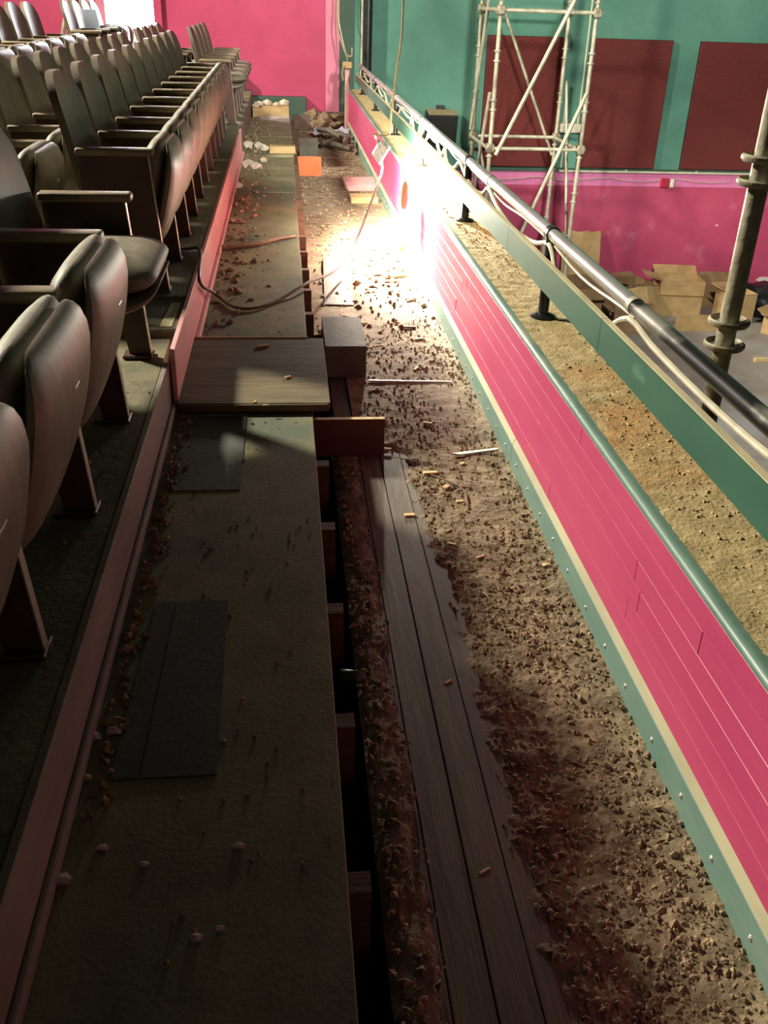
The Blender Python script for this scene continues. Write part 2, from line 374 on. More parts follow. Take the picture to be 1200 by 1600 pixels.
bn = [(WX + .005, .452)] + [(WX + .008 + .0145 * math.cos(t), .466 + .0125 * math.sin(t)) for t in [math.radians(a) for a in range(200, 60, -20)]] + [(WX + .026, LZ - .001), (WX + .026, .452)]
for a, b in ((-.8, 3.6), (3.602, 8.1), (8.102, PE)): MB().prism(bn, a, b).build('nosing', 'bullnose', par, smooth=True)
MB().box(WX + .026, 1.00, -.8, PE, LZ - .008, LZ - .002).build('ledge_board', 'ledge_dust', par)
lc = crust('ledge_dust', 'ledge_dust', WX + .022, .998, .9, 5.6, 34, 620, lambda x, y: LZ - .001, .0022, lambda x, y: .001, 22.0, 3.0)
tag(lc, 'sandy dust lying on the near parapet ledge under the handrail', 'dust', kind='stuff')
lc = crust('ledge_dust', 'ledge_dust', WX + .022, .998, 5.6, 12.2, 18, 330, lambda x, y: LZ - .001, .003, lambda x, y: .001, 14.0, 6.0)
tag(lc, 'sandy dust lying on the far parapet ledge beyond the floodlight', 'dust', kind='stuff')
def ledge_spot():
    while True:
        y = .95 + 6.0 * random.random() ** 1.2; x = rnd(WX + .05, .985)
        if random.random() < .45 + .9 * noise.noise(Vector((x * 5, y * 1.6, 11))): return x, y, LZ
clods('ledge_grit', 'clod_tan', 3000, ledge_spot, .001, .0065, 'pale grit and crumbs on the near parapet ledge', 2.6)
clods('ledge_grit', 'clod_tan', 500, lambda: (rnd(WX + .06, .98), rnd(6.0, 8.6), LZ), .003, .016, 'pale crumbs piled on the ledge past the floodlight', 2.2)

# ---- end wall of the hall with its painted fields and the daylit doorway
wall = tag(empty('wall_end'), kind='structure')
D0, D1 = -2.12, -1.545
def wp(name, x0, x1, z0, z1, m, t=.0): return MB().box(x0, x1, WY - t, WY + .22, z0, z1).build(name, m, wall)
wp('pink_field', D1, .537, HZ, 5.5, 'pink_wall'); wp('pink_field', -6.0, D0, HZ, 5.5, 'pink_wall'); wp('pink_field', D0, D1, 2.75, 5.5, 'pink_wall')
wp('pale_pink_strip', .537, .707, HZ, 5.5, 'pink_light', .004)
wp('dark_green_strip', .707, .90, HZ, 5.5, 'green_dark')
wp('green_field', .90, 13, -.49, 5.5, 'green_wall')
wp('lilac_band', .90, 13, -.715, -.535, 'lilac_band', .004)
wp('crimson_dado', .90, 13, HZ, -.715, 'crimson_dado')
MB().box(.90, 13, WY - .03, WY, -.535, -.49, bev=.004).build('ledge_rail', 'green_dark', wall)
for x, dz in ((3.62, 0), (4.62, .004), (5.62, 0), (6.5, 0)):
    MB().box(x, x + .03, WY - .036, WY - .028, -.515, -.495).build('stud', 'plate', wall)
# bare plaster where the dado paint has flaked
for k, (px, py, sx, sz) in enumerate(((1100, 440, .16, .06), (1192, 437, .2, .09), (1172, 400, .05, .03), (1183, 352, .07, .02), (1120, 352, .04, .02))):
    p = atY(px, py, WY); n = 14
    pts = [(p.x + sx * .5 * math.cos(6.283 * i / n) * (1 + .35 * noise.noise(Vector((i * .9, k, 2)))), p.z + sz * .5 * math.sin(6.283 * i / n) * (1 + .35 * noise.noise(Vector((i * .9, k, 7))))) for i in range(n)]
    MB().prism(pts, WY - .003, WY + .002).build('flaked_patch', 'plaster_white', wall)
fr = tag(empty('door_1'), kind='structure')
MB().box(D1, D1 + .10, WY - .05, WY - .001, Z3, 2.85, bev=.006).build('door_jamb', 'pink_wall', fr)
MB().box(D0 - .10, D0, WY - .05, WY - .001, Z3, 2.85, bev=.006).build('door_jamb', 'pink_light', fr)
MB().box(D0, D1, WY - .05, WY - .001, 2.75, 2.85, bev=.006).build('door_head', 'pink_wall', fr)
MB().box(D0 - .9, D1 + .9, WY + 1.2, WY + 1.25, 0, 3.2).build('daylight_beyond', 'daylight', fr)
for x in (-2.62, -2.36):
    MB().box(x, x + .07, WY - .03, WY, Z3, 3.0, bev=.004).build('batten', 'pink_light', fr)
# green plinth boxes at the foot of the pink wall
b = tag(empty('baseboard_end'), kind='structure')
MB().box(-.42, .285, WY - .22, WY - .002, .02, .325, bev=.01).build('plinth', 'green_dark', b)
MB().box(-.62, -.48, WY - .16, WY - .002, ZF, .56, bev=.01).build('plinth', 'green_dark', b)
MB().box(.29, .90, WY - .05, WY - .002, .0, .15, bev=.006).build('skirting', 'riser_brown', b)

hf = tag(MB().box(1.0, 13, -3, WY, HZ - .1, HZ).build('floor_hall', 'hall_floor'), kind='structure')

# ================================================================ OBJECTS
# ---- theatre seats
def sect_ring(u, hw, w0, w1, n=16, e=3.2):
    out = []; cw = (w0 + w1) / 2; hh = (w1 - w0) / 2
    for k in range(n):
        t = 2 * math.pi * (k + .5) / n; c, s = math.cos(t), math.sin(t)
        out.append((u, hw * math.copysign(abs(c) ** (2 / e), c), cw + hh * math.copysign(abs(s) ** (2 / e), s)))
    return out
def loft(rings):
    n = len(rings[0]); mb = MB(); vs = [p for r in rings for p in r]
    fs = [(i * n + k, i * n + (k + 1) % n, (i + 1) * n + (k + 1) % n, (i + 1) * n + k) for i in range(len(rings) - 1) for k in range(n)]
    fs += [tuple(range(n - 1, -1, -1)), tuple(range((len(rings) - 1) * n, len(rings) * n))]
    mb.add(vs, fs); return mb
SW = .425
def cushion_mesh(flip, pad):
    rings = []
    L = .405; S_ = [0, .04, .10, .2, .32, .45, .58, .70, .80, .88, .94, .975, .993, 1.0]
    for s in S_:
        u = L * s
        end = max(0.0, (s - .70) / .30); rd = math.sqrt(max(.0004, 1 - end ** 3.0)); st0 = max(0.0, (.10 - s) / .10); rs = math.sqrt(max(.003, 1 - st0 ** 2))
        hw = SW / 2 * (.88 + .12 * min(1, s * 2.2)) * (.62 + .38 * rd)
        if pad: c_, h_ = .036, (.044 + .008 * math.sin(s * 3.14)) * max(.03, rd) * rs
        else:
            hw *= 1.01; h_ = (.020 + .016 * math.sin(min(1, s * .9 + .1) * 3.0)) * max(.03, rd) * rs; c_ = -.004 - h_
            if end > 0: c_ += .012 * end ** 3
        rings.append(sect_ring(u, hw, c_ - h_, c_ + h_, 20, 3.0 if pad else 2.5))
    if flip: T = lambda p: Vector((-.066 + p[0] * .27 - p[2] * .963, p[1], .160 + p[0] * .963 + p[2] * .27))
    else: T = lambda p: Vector((-.285 + p[0], p[1], .352 + p[2]))
    return loft([[T(p) for p in r] for r in rings])
def back_mesh(front=True):
    N, M_ = 14, 10; vs = []
    def P(s, t, off):
        t = math.sin(t * math.pi / 2) * (1 - .02 * (s > .5)); hw = .218
        top = .787 - .175 * (1 - max(0, 1 - abs(t) ** 3.0) ** (1 / 2.4))
        z = .315 + s * (top - .315); q = (z - .315) / .472
        x = -.252 - .098 * q ** 1.15 - .030 * (1 - t * t) * (1 - .3 * q) - off
        return Vector((x, t * hw * (1 - .05 * q * q), z))
    for off in (0, .030):
        for i in range(N + 1):
            for j in range(M_ + 1): vs.append(P(i / N, j / M_ * 2 - 1, off))
    W = M_ + 1; K = (N + 1) * W; fs = []
    for i in range(N):
        for j in range(M_):
            a = i * W + j; fs.append((a, a + 1, a + W + 1, a + W)); fs.append((K + a, K + a + W, K + a + W + 1, K + a + 1))
    ring = [j for j in range(W)] + [i * W + M_ for i in range(1, N + 1)] + [N * W + j for j in range(M_ - 1, -1, -1)] + [i * W for i in range(N - 1, 0, -1)]
    for a, b_ in zip(ring, ring[1:] + ring[:1]): fs.append((a, a + K, b_ + K, b_))
    mb = MB(); mb.add(vs, fs); return mb
proto = {}
def proto_part(key, mb, name, m, smooth=True):
    o = mb.build(name, m, None, smooth); proto[key] = o.data; bpy.data.objects.remove(o)
proto_part('pad_up', cushion_mesh(True, True), 'seat_cushion', 'vinyl'); proto_part('shell_up', cushion_mesh(True, False), 'seat_shell', 'shell_wood')
proto_part('pad_dn', cushion_mesh(False, True), 'seat_cushion', 'vinyl'); proto_part('shell_dn', cushion_mesh(False, False), 'seat_shell', 'shell_wood')
proto_part('back', back_mesh(), 'backrest', 'back_wood')
side = [(-.02, .515), (.018, .012), (-.052, .012), (-.082, .20), (-.15, .29), (-.275, .33), (-.275, .515)]
proto_part('side', MB().prism(side, -.013, .013), 'side_panel', 'side_wood', False)
proto_part('trimedge', MB().prism([(-.0195, .512), (.0185, .012), (.0215, .012), (-.0165, .512)], -.013, .013), 'edge_trim', 'plate', False)
proto_part('arm', MB().box(-.285, .004, -.030, .030, .515, .543, bev=.010, seg=3), 'armrest', 'arm_wood')
ft = MB().box(-.075, .026, -.035, .035, 0, .012, bev=.003); proto_part('foot', ft, 'foot_plate', 'side_wood', False)
d, nz = .265, .963
pl = MB(); cen = Vector((-.066 + .29 * .27 + .0655 * nz, 0, .160 + .29 * nz - .0655 * .27))
pm = Matrix.Translation(cen) @ Matrix.Rotation(math.radians(15.6), 4, 'Y')
pl.box(-.006, .003, -.018, .018, -.011, .011, pm, bev=.001); proto_part('numplate', pl, 'number_plate', 'plate', False)
def inst(key, name, parent, y):
    o = bpy.data.objects.new(name, proto[key]); C.objects.link(o); o.parent = parent; o.location = (0, y, 0); return o
def standard(p, y):
    s = inst('side', 'side_panel', p, y); e = inst('trimedge', 'edge_trim', s, 0)
    inst('arm', 'armrest', p, y); inst('foot', 'foot_plate', p, y)
def seat(x0, y, z, pitch, up=True, first=False, last=True, label='', group='', tilt=0):
    e = empty('theatre_seat', (x0, y, z)); tag(e, label, 'seat', group)
    b = inst('back', 'backrest', e, pitch / 2)
    k = 'up' if up else 'dn'
    c = inst('pad_' + k, 'seat_cushion', e, pitch / 2); s = inst('shell_' + k, 'seat_shell', e, pitch / 2)
    if up: inst('numplate', 'number_plate', s, 0)
    sx = (pitch - .036) / .446
    for q in (b, c, s): q.scale = (1, sx, 1)
    if first: standard(e, 0)
    standard(e, pitch)
    return e
ORD = ['first', 'second', 'third', 'fourth', 'fifth', 'sixth', 'seventh', 'eighth', 'ninth', 'tenth', 'eleventh']
# front row, near block: three tipped up, the last folded down beside the step
PN = .552
for i in range(4):
    y = 3.125 - PN * (4 - i)
    if i < 3: seat(-.49, y, ZN, PN, True, i == 0, True, ORD[3 - i] + ' seat back from the low step in the short front-row block, cushion tipped up', 'short front-row block of seats')
    else: seat(-.49, y, ZN, PN, False, False, True, 'front-row theatre seat with its cushion folded down, right beside the low step', 'short front-row block of seats')
for i in range(10):
    seat(-.497 - .003 * i, 3.80 + .5 * i, ZF, .5, True, i == 0, True, ORD[i] + ' tipped-up seat past the low step in the long front-row block above the pink riser', 'long front-row block of seats')
for i in range(4):
    seat(-.46, 9.35 + .52 * i, ZF, .52, False, i == 0, True, ORD[3 - i] + ' front-row seat from the pink end wall, pale cushion folded down', 'folded-down seats by the end wall')
for i in range(4):
    seat(-.985, 1.08 + .5 * i, Z2, .5, True, i == 0, True, ORD[3 - i] + ' second-row seat back from the low step, behind the short front-row block', 'short second-row block of seats')
for i in range(11):
    seat(-.985, 3.76 + .5 * i, Z2, .5, True, i == 0, True, ORD[i] + ' second-row seat past the low step, behind the long front-row block', 'long second-row block of seats')
for i in range(4):
    seat(-.95, 9.5 + .52 * i, Z2 + .02, .52, False, i == 0, True, ORD[3 - i] + ' second-row seat from the pink end wall, cushion folded down', 'folded-down second-row seats by the end wall')
for i in range(8):
    seat(-1.76, 5.35 + .5 * i, Z3, .5, True, i == 0, True, ORD[7 - i] + ' third-row seat back from the cross aisle, cushion tipped up', 'third-row seats before the cross aisle')
for i in range(4):
    seat(-1.76, 10.4 + .5 * i, Z3, .5, i > 1, i == 0, True, ORD[3 - i] + ' third-row seat from the daylit doorway in the end wall', 'third-row seats by the doorway')
# paper left on a third-row seat
pp = atY(147, 30, 11.05)
M_ = Matrix.Translation((pp.x, 11.05, Z3 + .447)) @ Matrix.Rotation(math.radians(-35), 4, 'Z') @ Matrix.Rotation(math.radians(-14), 4, 'Y')
tag(MB().box(-.003, .003, -.10, .10, 0, .27, M_, bev=.001).build('paper_sheet', 'cool_paper'), 'white card propped on a third-row seat by the doorway', 'card')
# grey brace leaning on the end wall behind the third row
tag(MB().tube([(-2.75, WY - .12, Z3 + .01), (-2.4, WY - .06, 1.75)], .03, 8).build('leaning_pole', 'scaffold_old'), 'grey pole leaning against the pink wall behind the third row', 'pole')

# ---- handrail on the parapet
rail = tag(empty('handrail', (.90, 6, LZ)), 'steel balcony handrail on black posts above the dusty parapet ledge', 'handrail')
def railp(n, mb, m, smooth=True, parent=None):
    o = mb.build(n, m, None, smooth); o.parent = parent or rail
    o.matrix_parent_inverse = Matrix.Identity(4)
    if parent is None: o.location = (-.90, -6, -LZ)
    return o
RX = .90
def rz(y): return .772 - .0016 * y
segs = [(-.6, 2.30, 'pipe_worn'), (2.302, 4.20, 'chrome'), (4.202, 8.0, 'chrome'), (8.002, 12.25, 'chrome')]
for a, b_, m in segs:
    railp('rail_pipe', MB().tube([(RX, a, rz(a)), (RX, (a + b_) / 2, rz((a + b_) / 2)), (RX, b_, rz(b_))], .0215, 16), m)
for y in (2.30, 4.20, 6.05, 8.0): railp('pipe_joint', MB().tube([(RX, y - .012, rz(y)), (RX, y + .012, rz(y))], .0235, 16), 'scaffold_old')
for y in (-.1, 3.15, 4.76, 6.46, 8.06, 9.9, 11.6):
    po = railp('post', MB().tube([(RX, y, LZ), (RX, y, rz(y) - .01)], .0185, 14), 'black_metal')
    railp('post_flange', MB().tube([(0, 0, -.001), (0, 0, .006), (0, 0, .012), (0, 0, .016)], [.046, .045, .030, .022], 16), 'black_metal', True, po).location = (RX, y, LZ)
    railp('rail_clamp', MB().tube([(0, -.02, 0), (0, .02, 0)], .0262, 16), 'black_metal', True, po).location = (RX, y, rz(y))
def bz(y): return .606 - .0040 * (y - 1.4)
for a, b_ in ((-.6, 2.42), (2.423, 3.62), (3.624, 5.95), (5.954, 8.7), (8.704, 12.25)):
    x0, x1 = RX - .041, RX - .019
    mb = MB(); vs = []
    for y in (a, b_):
        z = bz(y); h = .096 - .0006 * y
        vs += [(x0, y, z), (x1, y, z), (x1, y, z + h), (x0, y, z + h)]
    mb.add(vs, [(0, 1, 2, 3), (7, 6, 5, 4), (0, 4, 5, 1), (1, 5, 6, 2), (2, 6, 7, 3), (3, 7, 4, 0)])
    bo = railp('fascia_board', mb, 'board_green', False)
    mb = MB(); vs = []
    for y in (a, b_):
        z = bz(y) + .096 - .0006 * y
        vs += [(x0 + .001, y, z), (x1 - .001, y, z), (x1 - .002, y, z + .0016), (x0 + .002, y, z + .0016)]
    mb.add(vs, [(0, 1, 2, 3), (7, 6, 5, 4), (1, 5, 6, 2), (2, 6, 7, 3), (3, 7, 4, 0)])
    railp('board_edge', mb, 'dusty_edge', False, bo)
# white cable tied under the rail in sagging loops
pts = []
ties = [.5, 1.35, 2.30, 3.13, 4.20, 4.95, 5.45, 5.75, 6.1, 6.5, 6.95, 7.6, 8.3, 8.9, 9.6, 10.4, 11.2, 12.1]
sags = [.03, .03, .115, .06, .07, .06, .05, .02, .09, .09, .03, .08, .07, .06, .08, .05, .06]
for i in range(len(ties) - 1):
    a, b_ = ties[i], ties[i + 1]
    for k in range(6):
        t = k / 6; y = a + (b_ - a) * t
        pts.append((RX + .014 * math.sin(i * 2.1) * math.sin(t * 3.14) - .010, y, rz(y) - .033 - sags[i] * math.sin(t * math.pi) ** .8))
tag(MB().tube(smooth_path(pts, 3), .0085, 8).build('rail_cable', 'cable_white', None, True), 'white cable looping beneath the handrail pipe', 'cable')
pts = [(RX + .005, y, rz(y) - .030 - (.012 + .012 * math.sin(y * 5)) * abs(math.sin(y * 2.9))) for y in [2.3 + .1 * i for i in range(98)]]
tag(MB().tube(pts, .0045, 6).build('rail_wire', 'cable_white', None, True), 'thin pale wire running close under the handrail pipe', 'wire')
pts = [(RX - .01, 7.0, rz(7) - .03), (RX - .02, 7.02, .62), (RX - .015, 7.05, LZ + .01)]
tag(MB().tube(smooth_path(pts), .004, 6).build('hanging_wire', 'cable_white', None, True), 'short thin wire hanging from the rail behind the fascia board', 'wire')

# end post of the parapet
ep = tag(empty('parapet_end_post', (.765, PE + .03, 0)), 'worn tan timber post closing the far end of the pink parapet', 'post')
MB().box(-.02, .035, 0, .06, 0, .70, bev=.006).build('post_shaft', 'riser_pink', ep)
MB().box(-.05, .06, -.04, .07, .70, .77, bev=.008).build('post_cap', 'board_tan', ep)

# ---- floodlight and its cord
LP = Vector((.60, 5.96, .625)); ax = Vector((.85, -.06, -.52)).normalized()
q = ax.to_track_quat('Z', 'Y').to_matrix().to_4x4(); LM = Matrix.Translation(LP) @ q
fl_ = tag(empty('floodlight', LP), 'glaring floodlight hung on a cord in front of the pink parapet', 'lamp')
def lp(n, mb, m, sm=False):
    o = mb.build(n, m, None, sm); o.parent = fl_; o.location = -LP; return o
lp('housing', MB().add([LM @ Vector(v) for v in [(-.085, -.06, .0), (.085, -.06, .0), (.085, .06, .0), (-.085, .06, .0), (-.06, -.04, -.06), (.06, -.04, -.06), (.06, .04, -.06), (-.06, .04, -.06)]], [(0, 1, 5, 4), (1, 2, 6, 5), (2, 3, 7, 6), (3, 0, 4, 7), (4, 5, 6, 7)]), 'white_paint')
lp('lens', MB().box(-.08, .08, -.055, .055, .0, .004, LM), 'lamp_face')
lp('bracket', MB().tube([LM @ Vector((-.09, 0, -.01)), LM @ Vector((-.095, .05, -.09)), LM @ Vector((.0, .06, -.11)), LM @ Vector((.095, .05, -.09)), LM @ Vector((.09, 0, -.01))], .005, 6), 'white_paint')
cpts = [atY(633, -160, 6.05), atY(630, 0, 6.05), atY(627, 60, 6.03), atY(620, 110, 6.02), atY(612, 170, 6.0), atY(607, 210, 5.98), LM @ Vector((-.02, .06, -.115))]
tag(MB().tube(smooth_path(cpts), .0062, 8).build('pendant_cable', 'cable_tan', None, True), 'tan cord hanging down from above to the floodlight', 'cord')
cpts = [LM @ Vector((.0, .045, -.07)), atY(597, 262, 5.86), atY(590, 288, 5.78), atY(567, 350, 5.62), atY(545, 398, 5.42), atY(520, 425, 5.05), atZ(482, 441, PZ + .03), atZ(440, 466, PZ + .012), atZ(400, 481, PZ + .012), atZ(365, 479, PZ + .014), atZ(335, 458, PZ + .03), atX(312, 440, -.375), (-.40, 4.42, ZF + .014), (-.47, 4.47, ZF + .010), (-.62, 4.40, ZF + .010)]
tag(MB().tube(smooth_path(cpts), .0075, 8).build('extension_cord', 'cord_brown', None, True), 'brown flex drooping from the floodlight across the walkway to the seat tier', 'cord')
pg = tag(empty('connector', atX(632, 300, .70)), 'brown cord connector dangling on a thin lead by the floodlight', 'connector')
MB().tube([(0, 0, .062), (0, 0, .045), (0, 0, .01), (0, 0, -.05), (0, 0, -.085), (.002, 0, -.1)], [.006, .019, .024, .024, .017, .008], 12).build('connector_body', 'plug_brown', pg, True)
MB().tube(smooth_path([(0, 0, .06), (-.004, 0, .10), (-.006, .004, .14), (.12, .02, .305)]), .003, 6).build('lead', 'cord_brown', pg, True)

# ---- loose boards standing across the gutter
def board(name, m, x0, x1, y0, y1, z0, z1, label, cat='board', top=None):
    o = MB().box(x0, x1, y0, y1, z0, z1, bev=.0015).build(name, m); tag(o, label, cat)
    if top: MB().box(x0 + .001, x1 - .001, y0 + .001, y1 - .001, z1, z1 + .002).build('sawn_edge', top, o)
    return o
board('cross_board', 'board_brown', .083, .337, 3.036, 3.058, -.006, .137, 'reddish-brown board on edge across the gutter beside the walkway step', top='wood_pale')
board('cross_box', 'board_grey', .155, .333, 3.812, 4.23, .0, .143, 'grey timber block across the gutter just past the walkway step', 'block')
board('cross_board', 'board_orange', .119, .331, 8.99, 9.012, .0, .166, 'bright orange board on edge across the gutter far along the walkway')
board('cross_board', 'board_grey', .150, .341, 10.15, 10.175, .0, .18, 'grey board on edge just behind the orange one')
board('cross_board', 'riser_brown', .101, .323, 12.40, 12.425, .0, .168, 'brown board on edge by the far wall rubble')
# raised tread across the walkway
tdr = tag(empty('step_tread', (-.12, 3.4, PZ)), 'dark plywood tread laid across the walkway at the low step', 'tread')
MB().box(-.268, .262, -.37, .335, .012, .036, bev=.002).build('tread_board', 'tread', tdr)
MB().box(-.27, .20, .335, .345, .004, .040, bev=.001).build('back_edge', 'wood_pale', tdr)
MB().box(-.26, .255, -.382, -.371, .008, .034, bev=.003, seg=2).build('front_nosing', 'tread', tdr)
MB().box(-.26, .24, -.34, .33, .001, .012).build('packing', 'joist', tdr)
# far step, sheet and boards at the end of the walkway
board('far_step', 'board_tan', -.37, .06, 12.05, 12.62, PZ - .05, .27, 'tan step block at the far end of the walkway', 'step')
tag(MB().add([(-.27, 11.75, PZ + .008), (.07, 11.45, PZ + .008), (.07, 11.98, PZ + .014), (-.30, 12.0, PZ + .016), (-.27, 11.75, PZ + .003), (.07, 11.45, PZ + .003), (.07, 11.98, PZ + .003), (-.30, 12.0, PZ + .003)], [(0, 1, 2, 3), (7, 6, 5, 4), (0, 4, 5, 1), (1, 5, 6, 2), (2, 6, 7, 3), (3, 7, 4, 0)]).build('loose_sheet', 'plastic_film'), 'pale bluish sheet lying at the foot of the far tan step', 'sheet')
for k, (x, y, s) in enumerate(((-.30, 12.3, .05), (-.2, 12.35, .06), (-.09, 12.25, .045), (.0, 12.4, .06), (-.33, 12.1, .04))):
    tag(rock(s, 1.2, 1, .7, k + 3).build('plaster_lump', 'rubble_white', None, loc=(x, y, .27 + s * .45)), 'white plaster lump on the far tan step', 'rubble', 'plaster lumps on the far step')
for k, (px, py, s) in enumerate(((388, 226, .055), (404, 228, .05), (388, 257, .06), (400, 260, .05), (376, 215, .05), (413, 232, .045), (372, 290, .03), (411, 250, .035))):
    p = atZ(px, py, PZ + s * .4)
    tag(rock(s, 1.2, .9, .7, k + 13).build('rubble_lump', 'rubble_white', None, loc=p), 'pale rubble lump on the walkway beside the pink riser', 'rubble', 'rubble lumps on the far walkway')
# brown/tan board lying across the walkway near its far part
board('loose_board', 'board_tan', -.14, .10, 9.12, 9.55, PZ, PZ + .022, 'tan board lying flat on the walkway by the orange board')
# rubble heap against the far wall
for k in range(16):
    s = rnd(.045, .10); x = rnd(.36, .74); y = rnd(12.35, 12.8)
    tag(rock(s, rnd(.8, 1.5), rnd(.7, 1.1), rnd(.6, 1), k + 40).build('rubble_chunk', 'rubble_brown', None, loc=(x, y, s * .6 + (.06 if y > 12.6 else 0))), 'brown rubble chunk heaped at the foot of the far wall', 'rubble', 'rubble heap by the far wall')
pf = []
for j in range(13):
    for i in range(19):
        x = .34 + .42 * i / 18; y = 11.55 + .35 * j / 12 + .05 * math.sin(i)
        pf.append((x, y, .045 + .045 * noise.fractal(Vector((x * 9, y * 9, 3)), .8, 2, 3) + .04 * math.sin(j / 12 * 3.14)))
pfm = MB(); pfm.add(pf + [(p[0], p[1], p[2] - .003) for p in pf], [f for j in range(12) for i in range(18) for f in ((j * 19 + i, j * 19 + i + 1, j * 19 + i + 20, j * 19 + i + 19), (247 + j * 19 + i, 247 + j * 19 + i + 19, 247 + j * 19 + i + 20, 247 + j * 19 + i + 1))])
tag(pfm.build('plastic_wrap', 'plastic_film', None, True), 'crumpled bluish plastic wrap in front of the rubble heap', 'plastic')
for k, (xa, ya, xb, yb) in enumerate(((.36, 10.9, .70, 10.55), (.40, 10.7, .72, 10.95), (.45, 11.2, .76, 11.0), (.62, 10.25, .70, 10.75), (.38, 11.1, .60, 10.7))):
    tag(MB().tube([(xa, ya, .03 + .03 * k), ((xa + xb) / 2, (ya + yb) / 2, .05 + .03 * k), (xb, yb, .03 + .025 * k)], [.028, .034, .022], 7).build('broken_timber', 'old_plank', None, True), 'splintered grey timber piece lying before the plastic wrap', 'timber', 'broken timbers in the far gutter')
# red boards and blocks beside the floodlight
def flat(name, px, py, L_, W_, H_, ang, m, label, cat, group=None, z=.004, surf=None):
    p = atZ(px, py, z)
    if z < .01 and p.x < .40 and p.y < 3.0: z = -.0025; p = atZ(px, py, z)
    o = MB().box(-L_ / 2, L_ / 2, -W_ / 2, W_ / 2, 0, H_, bev=min(H_, W_) * .12).build(name, m, None); o.location = (p.x, p.y, z - .001); o.rotation_euler = (rnd(-.03, .03), rnd(-.03, .03), ang)
    return tag(o, label, cat, group)
flat('red_plank', 565, 292, .30, .38, .05, .05, 'riser_pink', 'reddish plank end lying behind the floodlight against the parapet', 'plank')
flat('wood_block', 568, 315, .22, .18, .05, .02, 'board_tan', 'tan wood block in front of the reddish plank', 'block')
flat('wood_block', 605, 392, .20, .09, .05, -.5, 'board_tan', 'tan wood block lying in the floodlight glare by the parapet', 'block')
flat('stick', 622, 398, .22, .03, .025, -.6, 'wood_mid', 'short stick beside the wood block in the glare', 'stick')
flat('grey_board', 527, 440, .16, .95, .012, -.03, 'board_grey', 'flat grey board lying in the gutter past the timber block', 'board')
# wood chips: pixel, length, width, angle, pale?
chips = [(640, 806, .034, .017, .05, 1), (718, 784, .024, .012, .1, 1), (718, 714, .034, .009, .1, 0), (722, 725, .018, .013, .6, 1), (853, 884, .022, .014, 0, 1), (733, 891, .055, .004, .1, 0), (672, 740, .05, .018, .1, 1), (697, 762, .026, .018, .8, 1),
         (600, 693, .03, .01, 0, 1), (604, 702, .035, .013, -.2, 1), (757, 1360, .026, .005, .5, 1), (700, 1065, .022, .006, .6, 1), (650, 576, .05, .012, 1.1, 1), (668, 662, .035, .016, -.3, 1), (612, 440, .09, .018, .1, 1), (625, 432, .09, .03, .4, 1), (590, 345 + 85, .05, .02, .2, 0),
         (640, 512, .06, .018, .0, 0), (655, 530, .05, .015, .3, 1), (590, 540, .05, .006, .1, 1), (620, 548, .06, .006, -.1, 0), (555, 660, .03, .02, .3, 1), (735, 605, .03, .012, .6, 1), (745, 575, .03, .02, .2, 0), (700, 545, .03, .012, .2, 0), (585, 610, .05, .01, .2, 0), (820, 805, .03, .016, .2, 0), (700, 830, .03, .01, .8, 0), (705, 850, .028, .01, -.4, 1), (750, 870, .03, .008, .5, 1), (560, 505, .08, .012, .2, 1), (517, 520, .06, .02, .3, 1), (640, 470, .05, .014, .8, 0)]
for px, py, L_, W_, a, pale in chips:
    if pale: flat('wood_chip', px, py, L_, W_, W_ * .45, a, 'wood_pale', 'pale splintered wood chip lying on the dirt crust', 'wood chip', 'pale wood chips on the crust', .006)
    else: flat('wood_chip', px, py, L_, W_, W_ * .5, a, 'wood_mid', 'dark splintered wood chip lying on the dirt crust', 'wood chip', 'dark wood chips on the crust', .006)
for px, py, L_, W_, a in ((411, 541, .05, .014, .4), (450, 590, .026, .013, .6), (415, 633, .02, .006, .1), (398, 628, .014, .006, 1.2)):
    flat('wood_chip', px, py, L_, W_, W_ * .5, a, 'wood_pale', 'pale wood chip lying on the dark walkway tread', 'wood chip', 'wood chips on the tread', PZ + .038)
flat('white_strip', 640, 597, .36, .010, .008, -.02, 'white_paint', 'narrow white strip lying across the dirt past the brown board', 'strip')
p0, p1 = atZ(705, 709, .01), atZ(778, 701, .012)
tag(MB().prism([(p0.x, p0.y), (p0.x + .03, p0.y - .012), (p1.x, p1.y - .006), (p1.x, p1.y + .006), (p0.x + .05, p0.y + .012)], .006, .013, axis='z').build('white_sliver', 'white_paint'), 'bluish-white pointed sliver lying against the parapet kick board', 'sliver')
tag(MB().tube(smooth_path([atZ(640, 730, .008) * 1.0, atZ(718, 760, .010), atZ(730, 790, .010)]), .0025, 6).build('straw', 'wood_mid'), 'thin bent straw lying on the dirt by the wood chips', 'straw')
# bits on the walkway
for k, (px, py, s) in enumerate(((372, 1322, .008), (147, 1150, .013), (180, 1142, .014), (140, 1120, .013), (96, 1375, .012), (160, 1325, .008), (226, 1350, .007), (349, 1157, .006), (305, 1465, .009), (345, 1450, .006), (200, 1010, .008), (135, 1215, .009))):
    p = atZ(px, py, PZ + s * .3)
    tag(rock(s, 1.4, .9, .6, k + 70).build('plaster_bit', 'rubble_white', None, loc=p), 'small white plaster bit lying on the dark near walkway', 'rubble', 'plaster bits on the near walkway')
p = atZ(535, 1043, .06)
tag(rock(.02, 2.2, 1, .9, 99, 2).build('black_stub', 'black_metal', None, True, loc=(.125, p.y, .03)), 'black rounded stub in the slot under the walkway edge', 'stub')
